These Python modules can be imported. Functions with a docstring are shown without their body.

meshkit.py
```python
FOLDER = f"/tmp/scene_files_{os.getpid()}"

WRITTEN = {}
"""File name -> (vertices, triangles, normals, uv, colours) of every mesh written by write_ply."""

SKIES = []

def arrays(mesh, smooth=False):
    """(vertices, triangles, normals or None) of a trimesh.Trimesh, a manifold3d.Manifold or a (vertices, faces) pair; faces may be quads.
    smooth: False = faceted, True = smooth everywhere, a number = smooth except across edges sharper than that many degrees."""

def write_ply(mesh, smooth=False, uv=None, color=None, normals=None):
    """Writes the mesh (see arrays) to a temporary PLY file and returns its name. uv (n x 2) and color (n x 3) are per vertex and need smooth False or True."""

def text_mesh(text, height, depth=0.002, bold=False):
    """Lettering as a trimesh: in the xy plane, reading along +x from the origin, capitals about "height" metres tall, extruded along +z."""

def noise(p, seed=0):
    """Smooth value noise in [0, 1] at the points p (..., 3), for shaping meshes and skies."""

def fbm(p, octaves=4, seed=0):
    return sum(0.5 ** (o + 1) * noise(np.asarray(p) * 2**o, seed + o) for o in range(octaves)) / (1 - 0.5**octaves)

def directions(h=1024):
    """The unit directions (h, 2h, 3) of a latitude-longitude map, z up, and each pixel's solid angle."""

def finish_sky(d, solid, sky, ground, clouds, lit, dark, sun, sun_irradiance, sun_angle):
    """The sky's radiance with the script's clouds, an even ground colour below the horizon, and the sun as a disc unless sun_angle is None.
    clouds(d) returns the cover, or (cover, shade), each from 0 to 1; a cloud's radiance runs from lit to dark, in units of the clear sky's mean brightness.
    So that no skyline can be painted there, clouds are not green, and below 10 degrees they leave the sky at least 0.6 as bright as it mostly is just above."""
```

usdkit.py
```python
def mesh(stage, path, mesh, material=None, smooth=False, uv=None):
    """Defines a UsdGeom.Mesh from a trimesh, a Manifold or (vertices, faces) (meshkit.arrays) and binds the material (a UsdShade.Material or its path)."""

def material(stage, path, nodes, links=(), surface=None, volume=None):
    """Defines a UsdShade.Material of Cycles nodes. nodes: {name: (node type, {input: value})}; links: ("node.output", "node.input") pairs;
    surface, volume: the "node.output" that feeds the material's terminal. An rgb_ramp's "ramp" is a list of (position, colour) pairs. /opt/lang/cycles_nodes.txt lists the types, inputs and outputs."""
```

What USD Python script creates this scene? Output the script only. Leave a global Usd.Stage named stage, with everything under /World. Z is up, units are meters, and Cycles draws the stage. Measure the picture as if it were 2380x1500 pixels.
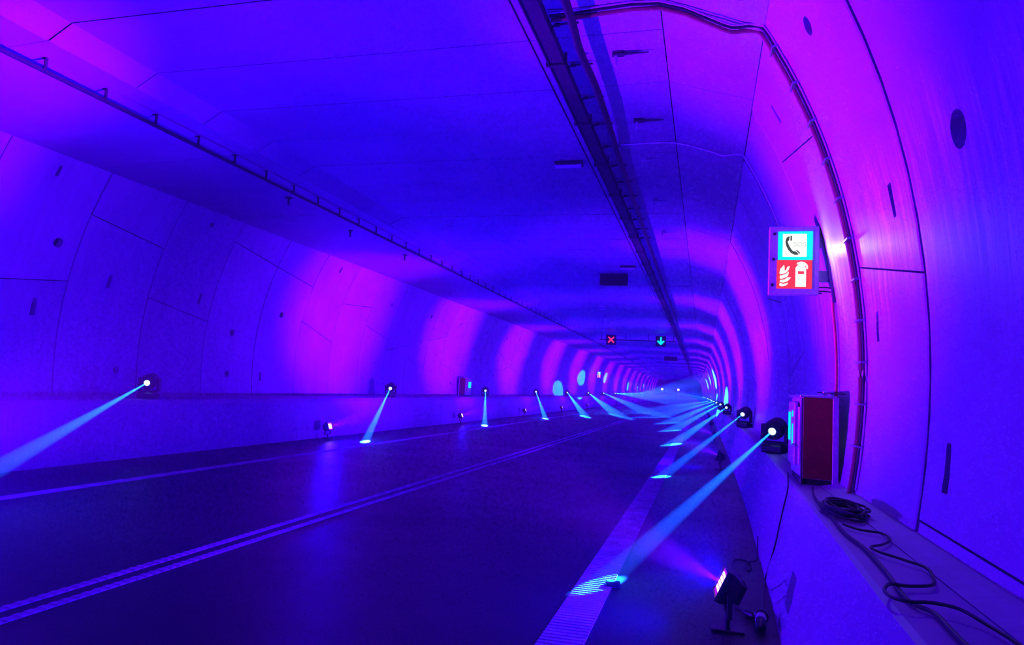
import math, numpy as np, trimesh, manifold3d as m3, usdkit, meshkit
from pxr import Usd, UsdGeom, UsdLux, Gf, Sdf
from shapely.geometry import Polygon, LineString, box as sbox, Point
from shapely import affinity
stage = Usd.Stage.CreateInMemory()
UsdGeom.SetStageUpAxis(stage, 'Z'); UsdGeom.SetStageMetersPerUnit(stage, 1.0)
stage.DefinePrim('/World', 'Xform')
rng = np.random.default_rng(7)
# ------------------------------------------------------------------ camera, light levels, haze
EYE = 1.45                                   # eye height above the road beside the right kerb
KX, KZ = 0.00015015, 0.000022967             # the bore bends gently left and climbs
def W(v):                                    # tunnel coordinates (x right of eye, y along the road, z above eye) -> world
    v = np.array(v, float); y = v[..., 1]
    return np.stack([v[..., 0] - KX * y * y / 2, y, v[..., 2] + KZ * y * y / 2 + EYE], -1)
EXPOSURE = 0.12
FLOOD_POWER, SPILL_POWER, BEAM_POWER = 7800.0, 520.0, 110000.0
SIGN_POWER = 1.3
SKIRT_POWER, SKIRT_COL = 1500.0, (0.085, 0.0006, 1.0)
FLOOD_COL, SPILL_COL, BEAM_COL = (0.165, 0.0006, 1.0), (0.006, 0.0001, 1.0), (0.003, 0.078, 1.0)
HAZE = 0.005
cam = UsdGeom.Camera.Define(stage, '/World/camera')
_R = np.array([0.96141945, 0.26964383, 0.05445036]); _U = np.array([-0.02759481, -0.10240572, 0.99435989]); _F = np.array([-0.27369904, 0.95749949, 0.09101408])
M = np.eye(4); M[0, :3], M[1, :3], M[2, :3], M[3, :3] = _R, _U, -_F, (0, 0, EYE)
cam.AddTransformOp().Set(Gf.Matrix4d(*M.ravel().tolist()))
cam.CreateHorizontalApertureAttr(36.0); cam.CreateFocalLengthAttr(36.0 * 1600 / 2380)
cam.CreateClippingRangeAttr(Gf.Vec2f(0.05, 2000)); cam.CreateExposureAttr(EXPOSURE)
_n = {}
def numbered(path):
    k = _n.get(path, 0); _n[path] = k + 1
    return path if k == 0 else f'{path}_{k:03d}'
def frame_to(d):                             # rotation whose -Z looks along d
    d = np.asarray(d, float); d = d / np.linalg.norm(d); up = np.array([0, 0, 1.0])
    r = np.cross(d, up); r = r / np.linalg.norm(r); u = np.cross(r, d)
    return r, u, -d
def spot(parent, pos, aim, color, power, cone, soft, radius):
    p = numbered(f'{parent}/spot_light')
    l = UsdLux.SphereLight.Define(stage, p)
    r, u, b = frame_to(aim)
    m = np.eye(4); m[0, :3], m[1, :3], m[2, :3], m[3, :3] = r, u, b, pos
    l.AddTransformOp().Set(Gf.Matrix4d(*m.ravel().tolist()))
    l.CreateRadiusAttr(radius); l.CreateColorAttr(Gf.Vec3f(*color)); l.CreateIntensityAttr(power); l.CreateNormalizeAttr(True)
    s = UsdLux.ShapingAPI.Apply(l.GetPrim()); s.CreateShapingConeAngleAttr(cone); s.CreateShapingConeSoftnessAttr(soft)
    return l
# ------------------------------------------------------------------ materials
def mat(name, nodes, links=(), surface='p.BSDF', volume=None):
    return usdkit.material(stage, '/World/Looks/' + name, nodes, links, surface=surface, volume=volume)
def plain(name, col, rough=.5, metal=0.0, var=.12, scale=9.0, spec=.5):
    c = np.array(col, float)
    return mat(name, {'g': ('geometry', {}), 'n': ('noise_texture', {'scale': scale, 'detail': 3.0}), 'r': ('rgb_ramp', {'ramp': [(0.3, tuple(c * (1 - var))), (0.7, tuple(np.minimum(c * (1 + var), 1)))]}),
        'p': ('principled_bsdf', {'roughness': rough, 'metallic': metal, 'specular_ior_level': spec})}, [('g.position', 'n.vector'), ('n.fac', 'r.fac'), ('r.color', 'p.base_color')])
def glow(name, col, strength):
    return mat(name, {'e': ('emission', {'color': col, 'strength': strength})}, surface='e.emission')
def concrete(name, lo, hi, rough=.55, streak=.25, spec=.35):
    # cast concrete: cloudy tone, fine pores, vertical run marks
    return mat(name, {'g': ('geometry', {}), 'm1': ('mapping', {'scale': (1.6, 1.6, 0.9)}), 'm2': ('mapping', {'scale': (2.0, 7.0, 0.45)}),
        'n1': ('noise_texture', {'scale': 1.0, 'detail': 5.0, 'roughness': .6}), 'n2': ('noise_texture', {'scale': 1.6, 'detail': 4.0}), 'n3': ('noise_texture', {'scale': 60.0, 'detail': 2.0}),
        'r1': ('rgb_ramp', {'ramp': [(0.3, (lo,) * 3), (0.72, (hi,) * 3)]}), 'r2': ('rgb_ramp', {'ramp': [(0.38, (1 - streak,) * 3), (0.6, (1, 1, 1))]}),
        'mx': ('mix_color', {'blend_type': 'multiply', 'fac': 1.0}), 'bp': ('bump', {'strength': .07, 'distance': .01}), 'p': ('principled_bsdf', {'roughness': rough, 'specular_ior_level': spec})},
        [('g.position', 'm1.vector'), ('g.position', 'm2.vector'), ('m1.vector', 'n1.vector'), ('m2.vector', 'n2.vector'), ('g.position', 'n3.vector'), ('n1.fac', 'r1.fac'), ('n2.fac', 'r2.fac'),
         ('r1.color', 'mx.a'), ('r2.color', 'mx.b'), ('mx.result', 'p.base_color'), ('n3.fac', 'bp.height'), ('bp.normal', 'p.normal')])
LINING = [concrete('lining_concrete', .34, .41, streak=.06), concrete('lining_concrete_pale', .36, .43, streak=.06), concrete('lining_concrete_grey', .32, .39, streak=.06)]
def sign_light_concrete(name, lo, hi):
    # the right wall: smooth cast concrete with the sign's light painted in as pale streaks about two to three metres up
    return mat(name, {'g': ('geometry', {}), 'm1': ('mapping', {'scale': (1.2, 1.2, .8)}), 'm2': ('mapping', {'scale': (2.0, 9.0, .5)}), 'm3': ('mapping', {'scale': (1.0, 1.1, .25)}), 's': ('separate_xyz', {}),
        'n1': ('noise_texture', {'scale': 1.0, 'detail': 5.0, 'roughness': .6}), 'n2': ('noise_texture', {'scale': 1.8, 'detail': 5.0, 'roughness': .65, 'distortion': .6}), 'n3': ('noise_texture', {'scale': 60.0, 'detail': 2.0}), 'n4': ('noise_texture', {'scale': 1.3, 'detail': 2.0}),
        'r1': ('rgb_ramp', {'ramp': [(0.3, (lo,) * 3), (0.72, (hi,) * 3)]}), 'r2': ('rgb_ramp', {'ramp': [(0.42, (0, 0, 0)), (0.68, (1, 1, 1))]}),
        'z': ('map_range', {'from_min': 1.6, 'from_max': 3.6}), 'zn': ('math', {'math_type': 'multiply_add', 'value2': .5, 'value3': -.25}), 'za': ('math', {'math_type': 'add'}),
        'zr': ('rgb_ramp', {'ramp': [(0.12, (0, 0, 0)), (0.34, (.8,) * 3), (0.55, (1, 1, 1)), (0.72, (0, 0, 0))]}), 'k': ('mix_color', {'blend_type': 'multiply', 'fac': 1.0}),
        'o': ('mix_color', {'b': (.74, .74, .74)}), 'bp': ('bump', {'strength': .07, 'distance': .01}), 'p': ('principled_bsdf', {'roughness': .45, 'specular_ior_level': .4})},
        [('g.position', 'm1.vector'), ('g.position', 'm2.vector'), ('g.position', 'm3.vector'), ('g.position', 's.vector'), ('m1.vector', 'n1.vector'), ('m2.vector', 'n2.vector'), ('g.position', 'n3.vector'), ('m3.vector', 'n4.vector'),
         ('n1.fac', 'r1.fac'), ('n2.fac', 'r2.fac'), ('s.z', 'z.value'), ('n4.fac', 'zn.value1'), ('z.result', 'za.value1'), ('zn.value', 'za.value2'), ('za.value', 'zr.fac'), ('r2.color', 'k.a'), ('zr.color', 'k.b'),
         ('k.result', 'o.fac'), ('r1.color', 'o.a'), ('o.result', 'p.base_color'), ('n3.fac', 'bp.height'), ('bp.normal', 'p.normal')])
LINING_R = [sign_light_concrete('lining_sign_light', .33, .41), sign_light_concrete('lining_sign_light_grey', .31, .39)]
SLAB = [concrete('slab_concrete', .31, .37, streak=.03), concrete('slab_concrete_grey', .29, .35, streak=.03)]
KERB = concrete('kerb_concrete', .34, .42, rough=.5, streak=.05)
WALK = concrete('walkway_concrete', .44, .58, rough=.7, streak=.1)
BACK = plain('joint_grout', (.03, .03, .03), .9)
ASPHALT = mat('asphalt', {'g': ('geometry', {}), 'n': ('noise_texture', {'scale': .55, 'detail': 6.0, 'roughness': .65}), 'f': ('noise_texture', {'scale': 140.0, 'detail': 2.0}),
    'r': ('rgb_ramp', {'ramp': [(0.3, (.013,) * 3), (0.75, (.021,) * 3)]}), 'rr': ('rgb_ramp', {'ramp': [(0.3, (.34,) * 3), (0.7, (.5,) * 3)]}), 'b': ('bump', {'strength': .35, 'distance': .006}),
    'p': ('principled_bsdf', {'specular_ior_level': .24})}, [('g.position', 'n.vector'), ('g.position', 'f.vector'), ('n.fac', 'r.fac'), ('n.fac', 'rr.fac'), ('r.color', 'p.base_color'), ('rr.color', 'p.roughness'), ('f.fac', 'b.height'), ('b.normal', 'p.normal')])
PAINT = plain('road_paint', (.46, .46, .46), .6, var=.25, scale=5)
BLACK = plain('black_housing', (.012, .012, .012), .45)
DARK = plain('dark_galvanised', (.028, .028, .03), .6)
STEEL = plain('brushed_steel', (.5, .5, .5), .35, .8, var=.06)
GREY = plain('grey_enamel', (.42, .42, .42), .4)
WHITE = plain('white_plastic', (.75, .75, .75), .35)
RUBBER = plain('black_rubber', (.015, .015, .015), .55)
REDP = plain('red_paint', (.17, .006, .008), .55, spec=.25)
REDC = plain('red_cable_sheath', (.6, .05, .05), .5)
MAROON = plain('dark_red_sheath', (.22, .03, .04), .5)
LENS = glow('beam_lens_glow', (.45, .85, 1.0), 4.0)
FACE = glow('led_face_glow', (1.0, .42, .95), 7.0)
FACE2 = glow('led_face_violet', (.42, .01, 1.0), 1.0)
CYAN = glow('lit_cyan_panel', (0, .75, 1.0), 1.1)
CYANS = glow('lit_cyan_sign', (0, .85, 1.0), 1.05)
LITW = glow('lit_white_panel', (1.0, 1.0, .97), 1.05)
LAMPW = glow('white_lamp_glow', (1.0, .97, .95), 2.0)
LITR = glow('lit_red_panel', (1.0, .03, .08), 1.1)
INK = glow('dark_grey_print', (.05, .07, .06), 1.0)
PALE = glow('pale_grey_print', (.60, .64, .60), 1.0)
SIGR = glow('lit_red_signal', (1.0, .02, .09), 1.6)
SIGG = glow('lit_green_signal', (0, .72, .8), 1.3)
# ------------------------------------------------------------------ helpers
def obj(name, mesh, m, parent=None, smooth=False, label=None, kind=None):
    path = numbered((str(parent.GetPath()) if parent is not None else '/World') + '/' + name)
    pr = usdkit.mesh(stage, path, mesh, m, smooth=smooth).GetPrim()
    if label: pr.SetCustomDataByKey('label', label)
    if kind: pr.SetCustomDataByKey('kind', kind)
    return pr
def tag(p, label, cat=None, group=None, kind=None):
    p.SetCustomDataByKey('label', label)
    if cat: p.SetCustomDataByKey('category', cat)
    if group: p.SetCustomDataByKey('group', group)
    if kind: p.SetCustomDataByKey('kind', kind)
    return p
def thing(name, loc, label=None, cat=None, group=None, kind=None, yaw=0):       # loc in tunnel coordinates
    x = UsdGeom.Xform.Define(stage, numbered('/World/' + name))
    x.AddTranslateOp().Set(Gf.Vec3d(*W(loc).tolist()))
    if yaw: x.AddRotateZOp().Set(yaw)
    if label: tag(x.GetPrim(), label, cat, group, kind)
    return x.GetPrim()
cat_ = trimesh.util.concatenate
def bx(size, c=(0, 0, 0), bev=0.0):
    sx, sy, sz = size
    if bev <= 0:
        t = trimesh.creation.box(size); t.apply_translation(c); return t
    b = min(bev, min(size) * .49); pts = []
    for a in (-1, 1):
        for d in (-1, 1):
            for e in (-1, 1):
                pts += [(a * (sx / 2 - b), d * (sy / 2 - b), e * sz / 2), (a * (sx / 2 - b), d * sy / 2, e * (sz / 2 - b)), (a * sx / 2, d * (sy / 2 - b), e * (sz / 2 - b))]
    t = trimesh.convex.convex_hull(np.array(pts)); t.apply_translation(c); return t
def tube(pts, r, n=8, closed=False):
    pts = np.asarray(pts, float); k = len(pts)
    t = np.gradient(pts, axis=0); t /= np.linalg.norm(t, axis=1, keepdims=True) + 1e-12
    ref = np.array([0, 0, 1.0]) if abs(t[:, 2]).mean() < .8 else np.array([1.0, 0, 0])
    a = np.cross(t, ref); a /= np.linalg.norm(a, axis=1, keepdims=True) + 1e-12
    b = np.cross(t, a); ang = np.arange(n) * 2 * math.pi / n
    v = (pts[:, None] + r * (np.cos(ang)[None, :, None] * a[:, None] + np.sin(ang)[None, :, None] * b[:, None])).reshape(-1, 3)
    f = []
    for i in range(k - 1):
        for j in range(n):
            p, q = i * n + j, i * n + (j + 1) % n
            f += [(p, q, q + n), (p, q + n, p + n)]
    c0, c1 = len(v), len(v) + 1
    v = np.vstack([v, pts[0], pts[-1]])
    for j in range(n):
        f += [(c0, (j + 1) % n, j), (c1, (k - 1) * n + j, (k - 1) * n + (j + 1) % n)]
    m = trimesh.Trimesh(v, f, process=False); trimesh.repair.fix_normals(m); return m
def spline(pts, per=8):
    P = np.asarray(pts, float); P = np.vstack([2 * P[0] - P[1], P, 2 * P[-1] - P[-2]]); out = []
    for i in range(1, len(P) - 2):
        for s in np.linspace(0, 1, per, endpoint=False):
            a, b, c, d = P[i - 1:i + 3]
            out.append(.5 * (2 * b + (c - a) * s + (2 * a - 5 * b + 4 * c - d) * s * s + (3 * b - a - 3 * c + d) * s ** 3))
    return np.array(out + [P[-2]])
def cyl(a, b, r, n=16, r2=None):
    a, b = np.asarray(a, float), np.asarray(b, float); d = b - a; L = np.linalg.norm(d); d /= L
    ref = np.array([0, 0, 1.0]) if abs(d[2]) < .9 else np.array([1.0, 0, 0])
    u = np.cross(d, ref); u /= np.linalg.norm(u); w = np.cross(d, u); ang = np.arange(n) * 2 * math.pi / n
    ring = np.cos(ang)[:, None] * u + np.sin(ang)[:, None] * w
    return trimesh.convex.convex_hull(np.vstack([a + ring * r, b + ring * (r if r2 is None else r2)]))
def lathe(prof, a, d, n=20):                 # prof: (along, radius) from point a along d
    a, d = np.asarray(a, float), np.asarray(d, float); d = d / np.linalg.norm(d)
    ref = np.array([0, 0, 1.0]) if abs(d[2]) < .9 else np.array([1.0, 0, 0])
    u = np.cross(d, ref); u /= np.linalg.norm(u); w = np.cross(d, u); ang = np.arange(n) * 2 * math.pi / n
    ring = np.cos(ang)[:, None] * u + np.sin(ang)[:, None] * w
    v = np.vstack([a + d * s + ring * r for s, r in prof]); f = []
    for i in range(len(prof) - 1):
        for j in range(n):
            p, q = i * n + j, i * n + (j + 1) % n
            f += [(p, q, q + n), (p, q + n, p + n)]
    m = trimesh.Trimesh(v, f, process=False); trimesh.repair.fix_normals(m, multibody=False); return m
def sweep(prof, ys, shift=None, closed=True):  # closed cross-section (x, z) run along the tunnel; shift(y) moves x
    prof = np.asarray(prof, float); n = len(prof)
    V = []
    for y in ys:
        s = shift(y) if shift else np.zeros(n)
        V.append(np.stack([prof[:, 0] + s, np.full(n, y), prof[:, 1]], -1))
    v = W(np.array(V)).reshape(-1, 3); f = []
    for i in range(len(ys) - 1):
        for j in range(n):
            p, q = i * n + j, i * n + (j + 1) % n
            f += [(p, q, q + n), (p, q + n, p + n)]
    cv, cf = trimesh.creation.triangulate_polygon(Polygon(prof), engine='earcut')
    caps = np.array([int(((prof - c) ** 2).sum(1).argmin()) for c in cv])[cf]      # cap corners back to the outline's own points
    f += [tuple(c) for c in caps] + [tuple(c[::-1] + (len(ys) - 1) * n) for c in caps]
    m = trimesh.Trimesh(v, f, process=False); trimesh.repair.fix_normals(m); return m
def ys_far(a, b, step=4.0, grow=1.06):
    out = [a]; s = step
    while out[-1] + s < b: out.append(out[-1] + s); s *= grow
    return np.array(out + [b])
Y0, Y1 = -7.0, 340.0
CX, CZ, CR = -4.1, 0.2, 5.2
def floor_z(x): return -1.45 + .006 * (.3 - x)
# ------------------------------------------------------------------ road
fl = sweep([(-8.6, floor_z(-8.6)), (.9, floor_z(.9)), (.9, -1.75), (-8.6, -1.75)], ys_far(Y0, Y1))
tag(obj('floor', fl, ASPHALT), 'dark asphalt carriageway of two lanes running the length of the tunnel', 'road', kind='structure')
def ribs(x0, x1, ya, yb, pitch, wid, h, skew=0.0):
    out = []
    for y in np.arange(ya, yb, pitch):
        z0, z1 = floor_z(x0) + .0015, floor_z(x1) + .0015
        b = np.array([(x0, y), (x1, y + skew), (x1, y + wid + skew), (x0, y + wid)]); t = b + np.array([(.004, .004), (-.004, .004), (-.004, -.004), (.004, -.004)])
        v = [(p[0], p[1], z) for p, z in zip(b, (z0, z1, z1, z0))] + [(p[0], p[1], z + h) for p, z in zip(t, (z0, z1, z1, z0))]
        out.append((W(v), [(4, 5, 6), (4, 6, 7), (0, 1, 5), (0, 5, 4), (1, 2, 6), (1, 6, 5), (2, 3, 7), (2, 7, 6), (3, 0, 4), (3, 4, 7)]))
    n = 0; V, F = [], []
    for v, f in out: V.append(v); F.append(np.array(f) + n); n += len(v)
    return np.vstack(V), np.vstack(F)
def marking(x0, x1, label, rib=None):
    o = thing('road_marking', (0, 0, -EYE), label, 'road marking')
    p = sweep([(x0, floor_z(x0) + .001), (x1, floor_z(x1) + .001), (x1, floor_z(x1) + .003), (x0, floor_z(x0) + .003)], ys_far(Y0 + .2, Y1 - .2)); obj('painted_strip', p, PAINT, o)
    if rib: obj('raised_rib', ribs(x0, x1, *rib), PAINT, o, kind='stuff')
marking(-.885, -.625, 'wide ribbed white edge line nearest the right kerb', (1.2, 16.0, .052, .028, .007, .02))
marking(-3.85, -3.775, 'left one of the two ribbed white centre lines', (1.5, 14.0, .075, .045, .007))
marking(-3.675, -3.60, 'right one of the two ribbed white centre lines', (1.5, 14.0, .075, .045, .007))
marking(-6.86, -6.68, 'thin white edge line along the left kerb')
# ------------------------------------------------------------------ kerbs and walkways
SH = lambda y: float(np.interp(y, [0, 2.4, 3.8, 5, 6.8, 9, 13, 20], [-.22, -.185, -.145, -.11, -.085, -.045, -.02, 0]))
yk = np.unique(np.concatenate([np.arange(Y0, 22, .8), ys_far(22, Y1, 5.0)]))
kr = sweep([(.585, -1.60), (.60, -1.42), (.75, -.72), (.775, -.665), (.80, -.658), (.885, -.658), (.885, -1.60)], yk, lambda y: np.array([SH(y)] * 5 + [0, 0]))
tag(obj('trim_1', kr, KERB), 'pale sloping concrete kerb wall along the right side of the road', 'kerb', kind='structure')
wr = sweep([(.89, -1.2), (.89, -.656), (.93, -.648), (1.06, -.622), (1.3, -.622), (1.3, -1.2)], yk)
tag(obj('trim_2', wr, WALK), 'narrow concrete fillet between right walkway and tunnel wall', 'kerb', kind='structure')
kl = sweep([(-8.22, -1.60), (-8.25, -1.36), (-8.275, -.60), (-8.33, -.53), (-9.5, -.52), (-9.5, -1.60)], yk)
tag(obj('trim_3', kl, KERB), 'tall pale concrete kerb wall along the left side of the road', 'kerb', kind='structure')
# ------------------------------------------------------------------ segmental lining
def seg(y0, y1, lo, hi, dr, side, pockets=(), gap=.012, nphi=None, seam=.012):
    """One lining segment: lo, hi = heights (start, end) of its lower and upper edges in z. side +1 right, -1 left."""
    g = gap / 2; ya, yb = y0 + g, y1 - g
    def ph(z): return math.asin(np.clip((z - CZ) / CR, -1, 1))
    n = nphi or max(3, int(abs(ph(hi[0]) - ph(lo[0])) / math.radians(2.6)))
    ch = .008
    lays = [(ya, CR + dr + ch), (ya + ch, CR + dr), (yb - ch, CR + dr), (yb, CR + dr + ch), (yb, CR + .28), (ya, CR + .28)]
    V = []
    for y, r in lays:
        s = (y - ya) / (yb - ya)
        a, b = ph(lo[0] + (lo[1] - lo[0]) * s) + seam / 2 / CR, ph(hi[0] + (hi[1] - hi[0]) * s) - seam / 2 / CR
        t = np.linspace(a, b, n)
        V.append(np.stack([CX + side * r * np.cos(t), np.full(n, y), CZ + r * np.sin(t)], -1))
    V = np.array(V); L = len(lays); f = []
    for i in range(L):
        for j in range(n - 1):
            p, q = i * n + j, ((i + 1) % L) * n + j
            f += [(p, p + 1, q + 1), (p, q + 1, q)]
    for j, rev in ((0, 0), (n - 1, 1)):
        for i in range(1, L - 1):
            t = (0 * n + j, i * n + j, (i + 1) * n + j); f.append(t[::-1] if rev else t)
    m = trimesh.Trimesh(V.reshape(-1, 3), f, process=False); trimesh.repair.fix_normals(m)
    if pockets:
        M_ = m3.Manifold(m3.Mesh(m.vertices.astype(np.float32), m.faces.astype(np.uint32)))
        for (py, pz, kind, s) in pockets:
            a = ph(pz); nrm = np.array([side * math.cos(a), 0, math.sin(a)]); tan = np.array([-side * math.sin(a), 0, math.cos(a)])
            c = np.array([CX, py, CZ]) + nrm * CR
            if kind == 'o':
                tool = cyl(c - nrm * .05, c + nrm * .14, .085 * s, 20, .07 * s)
            else:                                            # wedge slot, deep at one end
                h, w = .105 * s, .038 * s; P = []
                for (tt, dd, ww) in ((-h, -.05, w), (-h, .13, w * .9), (h, -.05, w * .75), (h, .0, w * .6), (h * .2, .13, w * .8)):
                    for q in (-1, 1): P.append(c + tan * tt * (1 if kind == 'd' else -1) + nrm * dd + np.array([0, q * ww, 0]))
                tool = trimesh.convex.convex_hull(np.array(P))
            M_ = M_ - m3.Manifold(m3.Mesh(tool.vertices.astype(np.float32), tool.faces.astype(np.uint32)))
        k = M_.to_mesh(); m = trimesh.Trimesh(k.vert_properties[:, :3], k.tri_verts, process=False)
    m.vertices = W(m.vertices)
    return m
PL = [(7.23, 2.62, 'd', .8), (7.66, 1.70, 'o', .9), (7.56, .75, 'd', 1.2), (8.71, 1.3, 'd', 1), (8.74, 2.1, 'd', .9), (9.85, .8, 'u', 1.2), (9.12, -.1, 'o', .7), (10.33, 2.6, 'o', .6), (10.75, 1.3, 'd', 1.0), (11.45, 2.13, 'o', .85),
      (11.87, .75, 'o', .85), (11.85, -.08, 'o', .8), (12.93, -.1, 'd', .9), (12.39, 2.58, 'd', .8), (13.36, 1.29, 'o', .85), (13.45, 2.11, 'o', .85), (14.5, .72, 'd', 1.0), (14.98, 2.6, 'd', .8), (15.4, 1.33, 'd', 1.0)]
for k in range(16, 46):
    b = [(.4, 1.3), (.5, 2.15), (1.1, .75)] if k % 3 else [(.35, 2.2), (.9, 1.3), (.6, -.05)]
    if k % 2: PL += [(16.3 + 1.55 * (k - 16) + q, z, 'odo'[(k + i) % 3], .85) for i, (q, z) in enumerate(b)]
PR = [(3.23, 1.19, 'o', 1.05), (4.66, 2.46, 'o', .8), (4.31, 1.18, 'u', .95), (5.02, .52, 'd', .95), (3.63, -.27, 'd', 1.1), (4.55, .78, 'd', .45), (6.35, 2.55, 'd', .9), (7.6, 1.4, 'd', .9), (9.3, .5, 'd', .9), (10.9, 1.6, 'o', .8), (12.4, .6, 'd', .9), (14.2, 1.4, 'o', .8)]
def wall(side, name, y_first, ring, y_last, pockets, mats, seams, gap, label):
    o = thing(name, (0, 0, -EYE), label, 'wall', kind='structure')
    # so that parts are given in world coordinates the wall's own origin is the world's
    lo, hi = -1.0, 3.16
    y = y_first; k = 0
    while y < y_last:
        s = seams.get(k)
        if s is None: s = [(.95 + .55 * math.sin(k * 2.4) + .13, .95 + .55 * math.sin(k * 2.4) - .13)[::(-1) ** k]]
        cuts = [(lo, lo)] + s + [(hi, hi)]
        for a, b in zip(cuts, cuts[1:]):
            inside = [p for p in pockets if y + .12 < p[0] < y + ring - .12 and max(a) + .14 < p[1] < min(b) - .14]
            dr = rng.uniform(-.006, .008)
            obj('lining_segment', seg(y, y + ring, a, b, dr, side, inside, gap), mats[rng.integers(len(mats))], o, smooth=30)
        y += ring; k += 1
    far = []
    while y < Y1:
        w = ring if y < 140 else ring * 4
        far.append(seg(y, min(y + w, Y1), (lo, lo), (hi, hi), 0, side, (), .02, 12)); y += w
    obj('far_lining', cat_(far), mats[0], o, smooth=30, kind='stuff')
    t = np.linspace(math.asin((lo - .25 - CZ) / CR), math.asin((hi + .3 - CZ) / (CR + .1)), 14)
    pr = [(CX + side * (CR + .09) * math.cos(a), CZ + (CR + .09) * math.sin(a)) for a in t] + [(CX + side * (CR + .4) * math.cos(a), CZ + (CR + .4) * math.sin(a)) for a in t[::-1]]
    obj('joint_backing', sweep(pr, ys_far(Y0, Y1, 6)), BACK, o)
def origin(prim):                                             # the setting's parts are built in world coordinates
    UsdGeom.Xformable(prim).ClearXformOpOrder()
seamL = {9: [(1.0, 1.19)], 10: [(2.2, 2.0)], 11: [(1.16, .90)], 12: [(2.46, 2.25)], 13: [(2.25, 2.05)], 14: [(1.24, .84)], 15: [(1.85, 1.95)]}
seamR = {6: [(-.57, -.56)], 7: [(.705, 1.0)], 8: [(2.05, 2.31)]}
wall(-1, 'wall_left', 8.0 - 1.55 * 10, 1.55, 46, PL, LINING, seamL, .014, 'curved concrete segment wall on the left with joints and bolt pockets')
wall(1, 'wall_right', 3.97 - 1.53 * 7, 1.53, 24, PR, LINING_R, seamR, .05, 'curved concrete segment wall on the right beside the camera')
# ------------------------------------------------------------------ ceiling
ceil = thing('ceiling', (0, 0, -EYE), 'flat concrete slab ceiling with a lower strip on the left', 'ceiling', kind='structure')
yj = [Y0] + list(np.arange(4.69 - 1.03 * 11, 36, 1.03))
mid = [(-5.955, 2.955), (-5.70, 3.10), (-.44, 3.10), (-.44, 3.3), (-5.955, 3.3)]
rgt = [(-.43, 3.095), (.36, 2.86), (.36, 3.3), (-.43, 3.3)]
lft = [(-8.62, 2.82), (-5.965, 2.95), (-5.965, 3.3), (-8.62, 3.3)]
def slabs(name, prof, js, gap):
    for a, b in zip(js, js[1:]):
        d = np.array([0, rng.uniform(-.004, .004)])
        obj(name, sweep(np.array(prof) + d, [a + gap / 2, b - gap / 2]), SLAB[rng.integers(2)], ceil)
    obj('far_' + name, cat_([sweep(prof, [a + .01, min(a + 4.12, Y1) - .01]) for a in np.arange(js[-1], Y1, 4.12)]), SLAB[0], ceil, kind='stuff')
slabs('ceiling_slab', mid, yj, .014)
slabs('haunch_slab', rgt, yj[::2], .010)
slabs('soffit_slab', lft, yj[::3], .010)
obj('joint_backing', sweep([(-8.7, 3.2), (.6, 3.2), (.6, 3.4), (-8.7, 3.4)], ys_far(Y0, Y1, 6)), BACK, ceil)
for nm in ('wall_left', 'wall_right', 'ceiling'): origin(stage.GetPrimAtPath('/World/' + nm))
for i in range(4): origin(stage.GetPrimAtPath('/World/road_marking' + ('' if i == 0 else f'_{i:03d}')))
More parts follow.
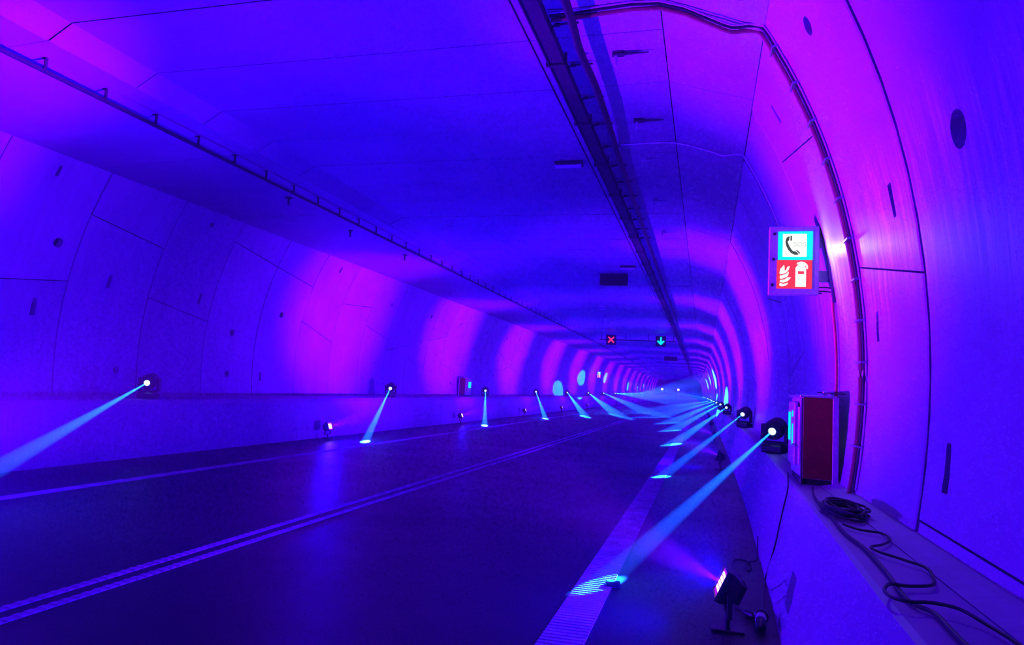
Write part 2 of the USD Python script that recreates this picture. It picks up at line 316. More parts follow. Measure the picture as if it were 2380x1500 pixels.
# ------------------------------------------------------------------ the haze
HZ = mat('haze_volume', {'v': ('scatter_volume', {'color': (1, 1, 1), 'density': HAZE, 'anisotropy': .72})}, surface=None, volume='v.volume')
hz = bx((11.6, Y1 - Y0 + 4, 5.3), (-4.1, (Y0 + Y1) / 2, 2.1)); hz = trimesh.Trimesh(hz.vertices + [0, 0, 0], hz.faces)
tag(obj('haze', hz, HZ), 'thin show haze filling the whole tunnel and making the beams visible', 'haze', kind='stuff')
# ------------------------------------------------------------------ moving-head beam lights
def head_light(pos, target, label, group=None, power=1.0, floor=-.658, n=16):
    """pos: centre of the lens; target: where the beam lands (both in tunnel coordinates)."""
    pos, target = np.array(pos, float), np.array(target, float)
    d = W(target) - W(pos); d /= np.linalg.norm(d)
    piv = W(pos) - d * .15                                       # tilt axis of the head
    base = np.array([piv[0], piv[1], floor + EYE + KZ * pos[1] ** 2 / 2])
    o = UsdGeom.Xform.Define(stage, numbered('/World/moving_head_light')); o.AddTranslateOp().Set(Gf.Vec3d(*base.tolist())); o = o.GetPrim()
    tag(o, label, 'stage light', group)
    pv = piv - base; h = pv[2]
    flat = np.array([d[0], d[1], 0]); flat /= np.linalg.norm(flat); sd = np.array([-flat[1], flat[0], 0])
    rot = np.eye(4); rot[:3, 0], rot[:3, 1] = flat, sd
    def R_(m): m.apply_transform(rot); return m
    bh = min(.10, h * .32)
    obj('base', R_(cat_([bx((.30, .26, bh), (0, 0, bh / 2 + .008), .018), bx((.22, .20, .02), (0, 0, bh + .016), .006)])), BLACK, o)
    for q in (-1, 1): obj('base_handle', R_(tube(spline([(-.09, q * .128, bh * .5), (-.06, q * .15, bh * .55), (.06, q * .15, bh * .55), (.09, q * .128, bh * .5)], 4), .008, 6)), DARK, o)
    arm = lambda q: R_(trimesh.convex.convex_hull(np.vstack([bx((.13, .035, .02), (0, q * .142, bh + .035)).vertices, bx((.09, .03, .02), (0, q * .142, h + .045)).vertices])))
    yk_ = cat_([R_(bx((.14, .30, .03), (0, 0, bh + .035), .008)), arm(-1), arm(1)]); obj('yoke', yk_, BLACK, o)
    hd = lathe([(-.15, .0), (-.15, .085), (-.12, .115), (.02, .124), (.07, .122), (.115, .108), (.135, .100), (.135, .050), (.118, .046), (.118, 0)], pv, d, n)
    b_ = obj('head', hd, BLACK, o, smooth=35)
    obj('lens', lathe([(.120, .0), (.120, .044), (.126, .044), (.136, .028), (.139, 0)], pv, d, n), LENS, o, smooth=40)
    spot(str(o.GetPath()), (pv + d * .165), d, BEAM_COL, BEAM_POWER * power, 1.35, .3, .012)
S = 8.934; YL = 9.083
left_t = [(-5.95, 3.78, -1.42), (-7.16, 13.9, -1.41), (-7.13, 22.4, -1.41), (-6.8, 30.3, -1.41), (-5.9, 35.7, -1.42), (-4.75, 40.1, -1.42), (-3.25, 46.6, -1.43),
          (1.07, 36.9, -.30), (1.07, 57.4, -.28), (1.07, 83, -.2), (.95, 60, 1.4), (.85, 80.7, 1.8), (-1.3, 150, 3.0), (.7, 110, 2.2), (.9, 100, 1.6)]
right_p = [(.793, 9.083, -.395), (.80, 16.1, -.366)] + [(.793, YL + S * i, -.395) for i in range(2, 15)]
right_t = [(-.705, 5.31, -1.44), (-.678, 12.46, -1.44), (-.838, 20.6, -1.44), (-1.2, 28.26, -1.44), (-1.57, 35.2, -1.44), (-2.67, 41.9, -1.43), (-4.2, 46.5, -1.43),
           (-9.28, 45.1, -.15), (-9.25, 54, .86), (-9.2, 67.8, 1.2), (-8.4, 123, 2.8), (-7.5, 100, 2.9), (-9.2, 92, .6), (-9.2, 108, .4), (-9.1, 120, 1.0)]
ordn = ['first', 'second', 'third', 'fourth', 'fifth', 'sixth', 'seventh', 'eighth']
for i in range(15):
    near = i < 8
    lab = f'black moving-head beam light on the left kerb, {ordn[i]} from the camera' if near else 'small distant moving-head beam light far along the left kerb'
    head_light((-8.49, .985 * (YL + S * i), -.28), left_t[i], lab, None if near else 'far beam lights on the left kerb', 1.0 if near else .5, -.52, 20 if i < 3 else 12)
for i in range(15):
    near = i < 8
    lab = 'black moving-head beam light beside the red emergency cabinet on the right kerb' if i == 0 else f'black moving-head beam light on the right kerb, {ordn[i]} from the camera' if near else 'small distant moving-head beam light far along the right kerb'
    head_light(right_p[i], right_t[i], lab, None if near else 'far beam lights on the right kerb', 1.0 if i < 7 else .4, -.658, 24 if i < 3 else 12)
# ------------------------------------------------------------------ LED floods at the foot of both kerbs
def flood(pos, yaw, pitch, label, group=None, power=1.0, hidden=False):
    """pos: foot on the road; faces yaw (0 = +x, across the road), tilted up by pitch."""
    x, y = pos; z = floor_z(x)
    o = thing('led_flood_light', (x, y, z), label, 'flood light', group)
    cy, sy, cp, sp = math.cos(yaw), math.sin(yaw), math.cos(pitch), math.sin(pitch)
    d = np.array([cy * cp, sy * cp, sp]); s = np.array([-sy, cy, 0]); u = np.cross(d, s)
    c = np.array([0, 0, .27]); rot = np.eye(4); rot[:3, 0], rot[:3, 1], rot[:3, 2], rot[:3, 3] = d, s, u, c
    yw = np.eye(4); yw[:3, 0], yw[:3, 1] = (cy, sy, 0), (-sy, cy, 0)
    def T(m, t): m.apply_transform(t); return m
    hous = cat_([trimesh.convex.convex_hull(np.vstack([bx((.02, .25, .20), (.03, 0, 0)).vertices, bx((.02, .18, .13), (-.05, 0, 0)).vertices]))] + [bx((.035, .008, .12), (-.072, q, 0)) for q in np.linspace(-.08, .08, 9)])
    obj('housing', T(hous, rot), BLACK, o)
    fr = cat_([bx((.02, .25, .015), (.047, 0, .0925)), bx((.02, .25, .015), (.047, 0, -.0925)), bx((.02, .015, .17), (.047, .1175, 0)), bx((.02, .015, .17), (.047, -.1175, 0))])
    obj('bezel', T(fr, rot), DARK, o)
    obj('lit_face', T(bx((.006, .22, .17), (.043, 0, 0)), rot), FACE2, o)
    obj('led_array', T(cat_([bx((.006, .15, .02), (.047, 0, q)) for q in (-.045, -.015, .015, .045)]), rot), FACE, o)
    yk_ = cat_([bx((.03, .008, .17), (0, q, .19), .002) for q in (-.135, .135)] + [bx((.03, .278, .008), (0, 0, .107))])
    obj('bracket', T(yk_, yw), DARK, o)
    for q in (-.142, .142): obj('clamp_knob', T(cyl((0, q - .012, .27), (0, q + .012, .27), .022, 12), yw), BLACK, o)
    obj('stand', T(cat_([cyl((0, 0, .012), (0, 0, .105), .016, 12), bx((.20, .12, .014), (0, 0, .008), .004)]), yw), BLACK, o)
    if power:
        spot(str(o.GetPath()), c + d * .062, d, FLOOD_COL, FLOOD_POWER * power, 17.5, 1.0, .012)
        if y < 100: spot(str(o.GetPath()), c + d * .063, d, SKIRT_COL, SKIRT_POWER * power, 33, 1.0, .012)
        spot(str(o.GetPath()), c + d * .064 , d + np.array([0, 0, .2]), SPILL_COL, SPILL_POWER * power, 85, 1.0, .012)
FY = 4.65
rowl = ['second', 'third', 'fourth', 'fifth', 'sixth', 'seventh']
for i in range(-1, 18):
    r = math.radians
    if i < 0: ll, gl = 'LED flood light on the left road edge, out of view behind the camera', None
    elif i == 0: ll, gl = 'LED flood light at the left kerb foot just outside the left picture edge', None
    elif i < 6: ll, gl = f'LED flood light glowing pink at the left kerb foot, {["", "first", "second", "third", "fourth", "fifth"][i]} one in view', None
    else: ll, gl = 'tiny distant LED flood light along the foot of the left kerb', 'far flood lights at the left kerb'
    yl = [FY - S, 4.7, 13.72, 22.4, 31.2, 39.9][i + 1] if i < 5 else 4.85 + S * i
    flood((-8.0, yl), r(6), r(19), ll, gl)
    if i < 0: lr, gr = 'LED flood light on the right road edge, out of view behind the camera', None
    elif i == 0: lr, gr = 'black LED flood light with pink glowing edge on the road at the bottom right', None
    elif i < 6: lr, gr = f'LED flood light at the right kerb foot, {["", "second", "third", "fourth", "fifth", "sixth"][i]} from the camera', None
    else: lr, gr = 'tiny distant LED flood light along the foot of the right kerb', 'far flood lights at the right kerb'
    yr = 4.68 if i == 0 else 14.6 if i == 1 else FY + S * i
    flood((.17 if i == 0 else .33, yr), r(180 + (3 if i == 0 else -8)), r(24 if i == 0 else 17), lr, gr)
# ------------------------------------------------------------------ cable tray, hose, cables along the ceiling
def along(x, z, y0, y1): return [(x, y, z) for y in ys_far(y0, y1, 3)]
tray = thing('cable_tray', (0, 0, -EYE), 'dark cable tray hanging along the right part of the ceiling', 'cable tray'); origin(tray)
obj('tray_base', sweep([(-1.49, 3.0), (-1.357, 3.0), (-1.357, 3.012), (-1.49, 3.012)], ys_far(Y0, 170, 4)), DARK, tray)
for x in (-1.496, -1.356): obj('side_rail', sweep([(x, 2.99), (x + .012, 2.99), (x + .012, 3.06), (x, 3.06)], ys_far(Y0, 170, 4)), DARK, tray)
for k in range(46):
    y = 3.1 + k * 1.45
    obj('hanger', cat_([bx((.18, .03, .012), W((-1.42, y, 2.983))), bx((.012, .03, .12), W((-1.51, y, 3.04))), bx((.012, .03, .12), W((-1.33, y, 3.04)))]), DARK, tray)
for k, (x, z) in enumerate(((-1.460, 3.028), (-1.421, 3.030), (-1.382, 3.028))):
    c = obj('power_cable', tube(W(along(x, z, Y0, 170)), .016), RUBBER); tag(c, ['black power cable along the left side of the ceiling cable tray', 'black power cable along the middle of the ceiling cable tray', 'black power cable along the right side of the ceiling cable tray'][k], 'cable')
t = obj('guide_wire', tube(W(along(-1.575, 3.02, Y0, 120)), .009, 6), RUBBER); tag(t, 'thin dark wire running just left of the ceiling cable tray', 'wire')
hose = spline(W([(-1.13, -3, 3.02), (-1.14, 2.5, 3.02), (-1.142, 5.02, 3.018), (-1.165, 5.78, 3.01), (-1.143, 6.58, 3.018), (-1.146, 7.36, 3.02), (-1.16, 8.1, 3.03), (-1.18, 9, 3.045), (-1.20, 13, 3.05), (-1.20, 30, 3.05)]), 6)
tag(obj('corrugated_hose', tube(hose, .036, 10), RUBBER, smooth=40), 'thick black hose hung on short arms beside the ceiling cable tray', 'hose')
for k in range(14):
    y = 3.94 + .745 * k
    b = tube(spline([(-1.35, y, 3.0), (-1.335, y, 3.04), (-1.30, y, 3.06), (-1.11, y, 3.065)], 5), .009, 6); b.vertices = W(b.vertices)
    tip = bx((.05, .03, .03), W((-1.295, y, 3.06)), .008)
    obj('hose_arm', cat_([b, tip]), DARK, tray)
lc = thing('ceiling_cable_rail', (0, 0, -EYE), 'long thin dark rail clamped under the left soffit', 'cable rail'); origin(lc)
obj('rail', sweep([(-6.315, 2.79), (-6.285, 2.79), (-6.285, 2.825), (-6.315, 2.825)], ys_far(Y0, 150, 3)), DARK, lc)
for k in range(60):
    y = 2.83 + .705 * k
    obj('clamp', cat_([bx((.05, .03, .012), W((-6.30, y, 2.832)), .003), bx((.012, .03, .12), W((-6.278, y, 2.88))), bx((.06, .03, .01), W((-6.30, y, 2.934)))]), DARK, lc)
# conduits that cross the ceiling and run down the right wall
def arc(z0, z1, y, dr, n=18):
    zs = np.linspace(z0, z1, n); a = np.arcsin((zs - CZ) / CR)
    return [(CX + (CR - dr) * math.cos(q), y, CZ + (CR - dr) * math.sin(q)) for q in a]
for k, (y, r, dr, m, zend, lab) in enumerate(((5.47, .017, .03, MAROON, -.64, 'dark red conduit running over the ceiling and down the right wall joint'), (5.40, .011, .02, BLACK, -.62, 'thin black conduit right of the dark red one on the right wall'),
                                             (5.36, .008, .014, GREY, -.60, 'thinnest grey conduit on the right wall, beside the open joint'))):
    pts = [(-1.33, y - .12, 3.06), (-1.1, y - .1, 3.076), (-.44, y - .12, 3.075), (.05, y - .02, 2.905), (.14, y, 2.885), (.26, y, 2.885)] + arc(2.86, zend, y, dr)
    tag(obj('conduit', tube(W(spline(pts, 3)), r, 8), m, smooth=40), lab, 'conduit')
for k in range(11):
    z = 2.7 - k * .3; a = math.asin((z - CZ) / CR)
    p = np.array([CX + (CR - .03) * math.cos(a), 5.42, CZ + (CR - .03) * math.sin(a)])
    b = bx((.05, .15, .014)); b.apply_transform(trimesh.transformations.rotation_matrix(-a, (0, 1, 0))); b.apply_translation(W(p))
    tag(obj('pipe_clip', b, STEEL), f'small metal clip on the right wall conduits, {["topmost", "second", "third", "fourth", "fifth", "sixth", "seventh", "eighth", "ninth", "tenth", "lowest"][k]} of eleven', 'clip')
wpts = [(-1.3, 8.42, 3.07), (-.9, 8.42, 3.085), (-.44, 8.42, 3.075), (-.05, 8.42, 2.96), (.10, 8.40, 2.89), (.20, 8.36, 2.875), (.28, 8.34, 2.875)] + arc(2.86, 2.0, 8.33, .016, 8) + arc(1.95, 1.62, 8.1, .016, 3)
tag(obj('conduit', tube(W(spline(wpts, 3)), .009, 6), WHITE, smooth=40), 'thin white conduit crossing the ceiling and dropping behind the emergency sign', 'conduit')
NTH = ['nearest', 'second', 'third', 'fourth', 'fifth', 'sixth', 'farthest']
for k, (x, y) in enumerate(((-3.66, 24.8), (-3.79, 25.7), (-4.3, 29.3), (-4.46, 30.4), (-4.6, 31.4), (-4.72, 32.3), (-5.04, 34.6))):  # pale bars added to stand in for light glints on the ceiling
    o = thing('ceiling_glint_bar', (x, y, 3.1), f'added pale bar standing in for a glint under the ceiling beyond the dark hanging box, {NTH[k]} of seven', 'glint_bar')
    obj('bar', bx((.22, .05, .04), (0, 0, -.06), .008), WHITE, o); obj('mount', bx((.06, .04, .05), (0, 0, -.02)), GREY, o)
# ceiling anchors: horizontal spike on a short drop
for k, (x, y, s, lab) in enumerate(((-.86, 6.05, 1.0, 'dark spike shaped ceiling anchor nearest the camera'), (-.82, 7.65, 1.0, 'dark spike shaped ceiling anchor, second from the camera'), (-.87, 9.0, .8, 'small pale ceiling anchor below the white conduit'),
                                    (-.86, 11.0, .7, 'small ceiling anchor, fourth from the camera right of the tray'), (-.86, 13.2, .7, 'small ceiling anchor, fifth from the camera right of the tray'))):
    o = thing('ceiling_anchor', (x, y, 3.1), lab, 'anchor')
    obj('plate', bx((.09 * s, .05, .015), (0, 0, -.008), .004), DARK if k < 2 else GREY, o)
    obj('drop_rod', bx((.03 * s, .03 * s, .13 * s), (-.015, 0, -.075 * s), .006), GREY, o)
    obj('spike', cat_([cyl((-.05 * s, 0, -.03), (.06 * s, 0, -.03), .022 * s, 10), cyl((.06 * s, 0, -.03), (.28 * s, 0, -.028), .013 * s, 10, .006)]), DARK if k < 2 else GREY, o)
for (x, y, lab) in ((-6.75, 9.75, 'small anchor stub under the left soffit, nearest the camera'), (-6.9, 12.1, 'small anchor stub under the left soffit, middle one'), (-6.85, 14.6, 'small anchor stub under the left soffit, farthest one')):
    o = thing('ceiling_anchor', (x, y, 2.93), lab, 'anchor')
    obj('plate', bx((.09, .09, .02), (0, 0, -.03), .004), DARK, o); obj('drop_rod', cyl((0, 0, -.02), (0, 0, -.16), .022, 10, .014), DARK, o)
# ceiling lamps (unlit), hanging box, lane signals
for k, (x, y, w, lab) in enumerate(((-1.89, 9.0, .34, 'white tube lamp under the ceiling left of the tray, nearer one'), (-1.92, 16.9, .33, 'white tube lamp under the ceiling left of the tray, farther one'))):
    o = thing('tube_lamp', (x, y, 3.1), lab, 'lamp')
    obj('housing', bx((w * 1.12, .16, .05), (0, .05, -.03), .01), DARK, o)
    obj('diffuser', cyl((-w / 2, 0, -.075), (w / 2, 0, -.075), .026, 14), WHITE, o, smooth=40)
    for q in (-1, 1): obj('end_cap', bx((.015, .06, .06), (q * (w / 2 + .008), .0, -.07), .004), GREY, o)
o = thing('hanging_sign_box', (-2.40, 18.1, 3.1), 'dark rectangular box hanging under the ceiling over the right lane', 'sign box')
obj('box', bx((.72, .16, .29), (0, 0, -.175), .012), BLACK, o); obj('rim', cat_([bx((.74, .02, .012), (0, -.085, q)) for q in (-.035, -.315)] + [bx((.012, .02, .28), (q, -.085, -.175)) for q in (-.365, .365)]), DARK, o)
for q in (-.25, .25): obj('hanger', bx((.03, .04, .05), (q, 0, -.02)), DARK, o)
o = thing('hanging_sign_box', (-2.62, 58, 3.1), 'small distant dark box hanging under the ceiling beyond the lane signals', 'sign box')
obj('box', bx((1.05, .2, .34), (0, 0, -.25), .012), BLACK, o)
for q in (-.35, .35): obj('hanger', bx((.03, .04, .09), (q, 0, -.04)), DARK, o)
g = thing('signal_gantry', (-3.5, 36.9, 3.1), 'slim dark bar under the ceiling carrying the lane signals', 'gantry')
obj('bar', bx((4.0, .05, .05), (0, 0, -.38), .008), DARK, g)
for q in (-1.9, -.6, .6, 1.9): obj('drop_rod', bx((.03, .03, .36), (q, 0, -.18)), DARK, g)
def poly3(shape, m, o, name, to3, depth=.004, label=None):     # extruded print: shape in local (u, v), to3 turns u, v, w into local xyz
    gs = getattr(shape, 'geoms', [shape]); t = cat_([trimesh.creation.extrude_polygon(q, depth, engine='earcut') for q in gs])
    t.vertices = to3(t.vertices); trimesh.repair.fix_normals(t)
    return obj(name, t, m, o, label=label)
front = lambda v: np.stack([v[:, 0], -v[:, 2], v[:, 1]], -1)
for (x, kind, lab) in ((-4.84, 'x', 'lane signal showing a red cross over the left lane'), (-2.24, 'a', 'lane signal showing a green down arrow over the right lane')):
    o = thing('lane_signal', (x, 36.75, 2.70), lab, 'lane signal')
    obj('housing', bx((.52, .14, .52), (0, .0, 0), .03), BLACK, o); obj('visor', cat_([bx((.52, .12, .015), (0, -.12, .255)), bx((.015, .12, .25), (-.255, -.12, .13)), bx((.015, .12, .25), (.255, -.12, .13))]), BLACK, o)
    if kind == 'x': sh = LineString([(-.15, -.15), (.15, .15)]).buffer(.04, cap_style=2).union(LineString([(-.15, .15), (.15, -.15)]).buffer(.04, cap_style=2))
    else: sh = LineString([(0, .19), (0, -.1)]).buffer(.048).union(LineString([(-.14, 0), (0, -.14), (.14, 0)]).buffer(.05))
    sh = affinity.translate(sh, 0, 0)
    poly3(sh, SIGR if kind == 'x' else SIGG, o, 'red_cross' if kind == 'x' else 'green_arrow', lambda v: front(v) + [0, -.074, 0], .012)
# ------------------------------------------------------------------ emergency sign on the right wall
def em_sign(loc, label, detail=True, wall_dx=.12):
    o = thing('emergency_sign', loc, label, 'sign')
    k = .41 / 595
    P = lambda pts: Polygon([((x - 25 - 297) * k, (637 - y) * k) for x, y in pts])
    R = lambda x0, y0, x1, y1: P([(x0, y0), (x1, y0), (x1, y1), (x0, y1)])
    at = lambda w: (lambda v: front(v) + [0, -w, 0])
    obj('housing', bx((.41, .10, .605), (0, .05, 0), .006), GREY, o)
    poly3(R(130, 265, 540, 632), CYANS, o, 'blue_panel', at(.001), .003)
    poly3(R(118, 636, 535, 1003), LITR, o, 'red_panel', at(.001), .003)
    poly3(R(184, 297, 470, 596), LITW, o, 'white_field', at(.0035), .003)
    hs = P([(252, 333), (228, 352), (216, 400), (226, 450), (252, 505), (285, 545), (325, 565), (356, 569), (372, 560), (338, 528), (308, 525), (285, 500), (262, 458), (243, 412), (240, 395), (258, 380), (262, 336)])
    hs = hs.union(P([(276, 325), (290, 325), (290, 385), (276, 385)])).union(P([(344, 512), (352, 508), (392, 545), (384, 553)])).buffer(1.5 * k)
    poly3(hs, INK, o, 'handset_symbol', at(.0065), .002)
    if detail:
        tx = meshkit.text_mesh('SOS', 58 * k, .002); tx.vertices[:, :2] *= [.98, 1]; tx.vertices = front(tx.vertices) + [(305 - 322) * k, -.0065, (637 - 462) * k]; obj('lettering', tx, PALE, o)
    fl_ = [[(205, 697), (160, 752), (150, 805), (160, 822), (200, 815), (245, 790), (262, 760), (275, 715), (245, 722), (228, 762), (212, 775), (212, 730)],
           [(265, 785), (215, 820), (158, 838), (153, 868), (165, 880), (215, 868), (255, 840)], [(292, 860), (245, 858), (215, 885), (160, 895), (153, 918), (200, 928), (250, 910)],
           [(258, 925), (200, 945), (155, 930), (152, 965), (180, 976), (225, 968), (248, 950)]]
    ext = P([(340, 980), (340, 735), (362, 705), (385, 698), (352, 690), (360, 668), (405, 655), (440, 660), (478, 690), (490, 722), (485, 752), (468, 745), (465, 720), (440, 702), (466, 740), (466, 980)]).buffer(0)
    ext = ext.difference(R(370, 779, 442, 816))
    from shapely.ops import unary_union
    poly3(unary_union([P(q).buffer(0) for q in fl_]), LITW, o, 'flame_symbol', at(.0035), .003); poly3(ext, LITW, o, 'extinguisher_symbol', at(.0035), .003)
    for (sx, sy) in ((86, 296), (78, 626), (68, 958)): obj('screw', cyl(((sx - 322) * k, -.004, (637 - sy) * k), ((sx - 322) * k, .002, (637 - sy) * k), 20 * k, 12), BLACK, o)
    if wall_dx:
        spot(str(o.GetPath()), np.array([(445 - 322) * k, -.02, (637 - 575) * k]), np.array([.25, -1.0, 0]), (.85, 1.0, 1.0), SIGN_POWER, 88, .6, .007)      # the backlight's own spill
        up = [(615, 258), (665, 270), (690, 250), (745, 290), (775, 468), (725, 462), (690, 445), (655, 465), (615, 482)]
        dn = [(612, 760), (765, 760), (800, 720), (845, 770), (862, 940), (820, 930), (765, 905), (612, 905)]
        for q in (up, dn): poly3(P(q), GREY, o, 'bracket_plate', lambda v: front(v) + [0, .055, 0], .008)
        for zz in (975, 1025): obj('bracket_bar', tube(spline([((600 - 322) * k, .05, (637 - zz) * k), ((700 - 322) * k, .05, (637 - zz + 4) * k), ((858 - 322) * k, .05, (637 - zz - 22) * k)], 4), .006, 6), DARK, o)
    return o
em_sign((.712, 6.38, 1.225), 'lit emergency sign with telephone above and fire extinguisher below on the right wall')
rc = [(1.055, 6.45, .94), (1.045, 6.42, .98), (1.03, 6.42, .95), (1.035, 6.42, .85)] + arc(.8, .02, 6.42, .03, 8)
tag(obj('red_cable', tube(W(spline(rc, 3)), .013, 8), REDC, smooth=40), 'bright red cable dropping from the emergency sign to the cabinet', 'cable')
back = obj('dark_wall_stripe', tube(W([(.905, 6.42, 1.66), (.955, 6.41, 1.44), (1.0, 6.40, 1.2), (1.03, 6.40, .98), (1.045, 6.40, .86)]), .016, 8), DARK); tag(back, 'dark curved post on the right wall behind the emergency sign brackets', 'stripe')  # thin dark curved tube laid along the right wall
# far signs
em_sign((-8.75, 60, 1.30), 'small distant lit emergency sign standing out from the left wall', False, 0)
em_sign((-.06 + KX * 105 ** 2 / 2 + .9, 107, 1.0 - KZ * 5500), 'tiny distant lit emergency sign on the far right wall', False, 0)
# ------------------------------------------------------------------ emergency cabinet
def cabinet(loc, side, label, detail=True):
    """loc: near front corner at walkway level. side=1: on the right walkway, its door faces -x."""
    o = thing('emergency_cabinet', loc, label, 'cabinet')
    s = side
    D, L, H = .245, .78, .70
    X = lambda a: s * a
    obj('body', bx((D - .02, L - .02, H - .05), (X(D / 2 + .005), L / 2, H / 2 + .02), .005), GREY, o)
    obj('plinth', bx((D - .05, L - .06, .04), (X(D / 2), L / 2, .02)), BLACK, o)
    obj('side_panel', bx((D - .025, .012, H - .06), (X(D / 2 + .002), .002, H / 2 + .02), .003), REDP, o, label='dark red side panel facing the camera')
    obj('roof', bx((D + .03, L + .03, .02), (X(D / 2), L / 2, H), .004), STEEL, o)
    obj('corner_post', bx((.045, .03, H), (X(D + .008), .002, H / 2), .004), GREY, o)
    obj('corner_post', bx((.012, .02, H - .03), (X(.006), .008, H / 2), .003), DARK, o)
    obj('door_trim', bx((.012, .10, .46), (X(-.004), .09, .38), .003), WHITE, o, label='pale vertical door trim strip')
    dr = obj('door', bx((.03, .42, .52), (X(-.012), .42, .39), .006), GREY, o)
    obj('lit_panel', bx((.004, .14 if s > 0 else .34, .24), (X(-.030), .53 if s > 0 else .45, .44)), CYAN, dr, label='glowing cyan panel on the door')
    if s > 0:
        obj('lit_panel', bx((.004, .05, .17), (X(-.030), .32, .38)), CYAN, dr); obj('lit_panel', bx((.004, .05, .05), (X(-.030), .32, .55)), CYAN, dr)
    obj('handle', tube(spline([(X(-.03), .24, .30), (X(-.055), .2, .295), (X(-.05), .1, .29), (X(-.012), .05, .29)], 4), .006, 6), STEEL, dr)
    obj('foot', bx((.06, .3, .05), (X(.03), .18, .025), .01), BLACK, o)
    obj('antenna_bar', tube([(X(.12), .03, H + .035), (X(.33 if s > 0 else .2), .05, H + .03)], .005, 6), DARK, o); obj('antenna_knob', bx((.03, .03, .035), (X(.175), .03, H + .03), .005), STEEL, o)
    return o
cabinet((.742, 5.98, -.657), 1, 'grey steel emergency cabinet with dark red side on the right walkway')
cabinet((-8.93, 25.3, -.519), -1, 'small distant emergency cabinet with glowing cyan panel on the left walkway')
# ------------------------------------------------------------------ loose cables, plug and debris
ZW = -.645
c1 = [(.80, 5.75), (.731, 5.132), (.705, 4.311), (.691, 3.859), (.709, 3.513), (.697, 3.069), (.672, 2.672), (.714, 2.548), (.712, 2.379), (.71, 2.25), (.72, 1.9)]
tag(obj('loose_cable', tube(W(spline([(a, b, ZW) for a, b in c1], 6)), .0078, 8), RUBBER, smooth=40), 'thicker black cable running straight along the right walkway from the coil', 'cable')
c2 = [(.722, 4.093), (.781, 3.969), (.872, 3.93), (.872, 3.765), (.801, 3.611), (.739, 3.529), (.753, 3.43), (.818, 3.317), (.872, 3.2), (.845, 3.013), (.807, 2.903), (.716, 2.846), (.648, 2.795), (.605, 2.687), (.612, 2.604), (.655, 2.577), (.722, 2.598), (.79, 2.562), (.832, 2.474), (.851, 2.342), (.87, 2.1)]
tag(obj('loose_cable', tube(W(spline([(a, b, ZW + .006 + .012 * (12 <= k <= 17)) for k, (a, b) in enumerate(c2)], 6)), .006, 8), RUBBER, smooth=40), 'thinner black cable looping in S bends across the right walkway', 'cable')
cr_ = np.random.default_rng(5); knots = []
for k in range(10):                                             # ten untidy turns, each its own oval
    rx, ry, cx, cy, t0 = cr_.uniform(.055, .125), cr_.uniform(.15, .31), .815 + cr_.uniform(-.03, .03), 4.56 + cr_.uniform(-.07, .07), cr_.uniform(-.3, .3)
    for j in range(7):
        a = t0 + 2 * math.pi * j / 7
        knots.append((cx + rx * math.cos(a), cy + ry * math.sin(a), ZW + .003 + .0045 * k + cr_.uniform(0, .012)))
coil = spline(knots, 6)
tag(obj('cable_coil', tube(W(coil), .007, 6), RUBBER, smooth=40), 'tangled coil of black cable on the right walkway beside the cabinet', 'cable')
cd = [(.735, 6.75, -.645), (.69, 6.35, -.642), (.655, 6.0, -.668), (.64, 5.95, -.74), (.60, 5.9, -.90), (.556, 5.9, -1.13), (.53, 6.05, -1.32), (.49, 5.95, -1.43), (.44, 5.4, -1.438), (.40, 5.04, -1.43), (.392, 4.97, -1.405)]
tag(obj('loose_cable', tube(W(spline(cd, 6)), .006, 8), RUBBER, smooth=40), 'thin black cable hanging down the face of the right kerb below the cabinet', 'cable')
c3 = [(.214, 4.9, -1.2), (.235, 5.0, -1.18), (.26, 5.1, -1.22), (.24, 5.3, -1.30), (.20, 5.7, -1.42), (.255, 6.2, -1.443), (.269, 6.55, -1.443), (.317, 6.684, -1.443), (.40, 6.65, -1.443), (.42, 6.45, -1.443), (.386, 6.29, -1.443), (.372, 6.40, -1.44), (.394, 6.56, -1.435), (.46, 6.66, -1.436), (.49, 6.74, -1.43), (.50, 6.9, -1.36), (.515, 7.1, -1.30)]
tag(obj('loose_cable', tube(W(spline(c3, 6)), .006, 8), RUBBER, smooth=40), 'thin curled cable on the road behind the near right flood light', 'cable')
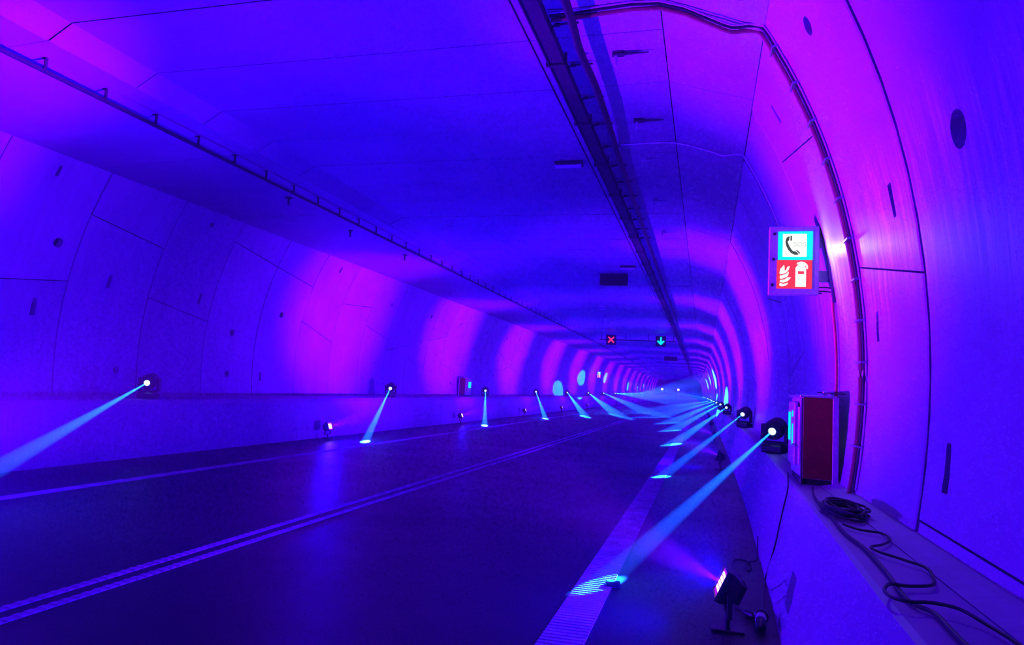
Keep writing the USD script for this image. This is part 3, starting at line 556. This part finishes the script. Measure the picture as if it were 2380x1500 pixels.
c4 = [(.225, 4.78, -1.22), (.25, 4.9, -1.26), (.262, 5.15, -1.38), (.24, 5.2, -1.44), (.28, 5.12, -1.44), (.33, 5.05, -1.435), (.365, 5.02, -1.42)]
tag(obj('loose_cable', tube(W(spline(c4, 6)), .006, 8), RUBBER, smooth=40), 'short cable from the near right flood light to the round connector', 'cable')
o = thing('power_connector', (.385, 4.84, -1.45), 'round black power connector with pale sleeve lying by the right kerb foot', 'connector')
obj('sleeve', lathe([(0, 0), (0, .034), (.08, .034), (.085, .030), (.085, 0)], (0, .05, .048), (-.12, -1, .02), 18), GREY, o, smooth=40)
obj('collar', lathe([(0, .0), (0, .044), (.03, .046), (.04, .036), (.04, .0)], (.004, .085, .05), (-.12, -1, .02), 18), BLACK, o, smooth=40)
obj('back_shell', lathe([(0, 0), (0, .03), (.07, .032), (.09, .018), (.11, .014), (.11, 0)], (-.01, -.035, .045), (-.12, -1, -.1), 16), BLACK, o, smooth=40)
obj('plug', lathe([(0, 0), (.0, .014), (.03, .022), (.09, .024), (.10, .016), (.10, 0)], (-.10, .2, .024), (.75, -.85, .05), 14), BLACK, o, smooth=40)
o = thing('road_debris', (-.625, 5.30, -1.4445), 'small dark block lying in the lit cyan patch on the edge line', 'block')
obj('block', bx((.105, .07, .034), (0, 0, .02), .008), BLACK, o)
obj('flange', bx((.125, .085, .006), (0, 0, .004), .002), DARK, o)
# distant white lamps seen down the tunnel
for k, (x, y, z, lab) in enumerate(((-5.75, 112, .57, 'bright white work lamp on a tall stand far down the road, left of its neighbour'), (-3.25, 112, .60, 'bright white work lamp on a tall stand far down the road, right of its neighbour'))):
    o = thing('work_lamp', (x, y, floor_z(x)), lab, 'lamp'); h = z - floor_z(x)
    obj('globe', trimesh.creation.icosphere(2, .19).apply_translation((0, 0, h)), LAMPW, o, smooth=True); obj('pole', cyl((0, 0, .02), (0, 0, h - .15), .025, 8), DARK, o)
    obj('foot', cat_([bx((.7, .06, .04), (0, 0, .02)), bx((.06, .7, .04), (0, 0, .02))]), DARK, o)
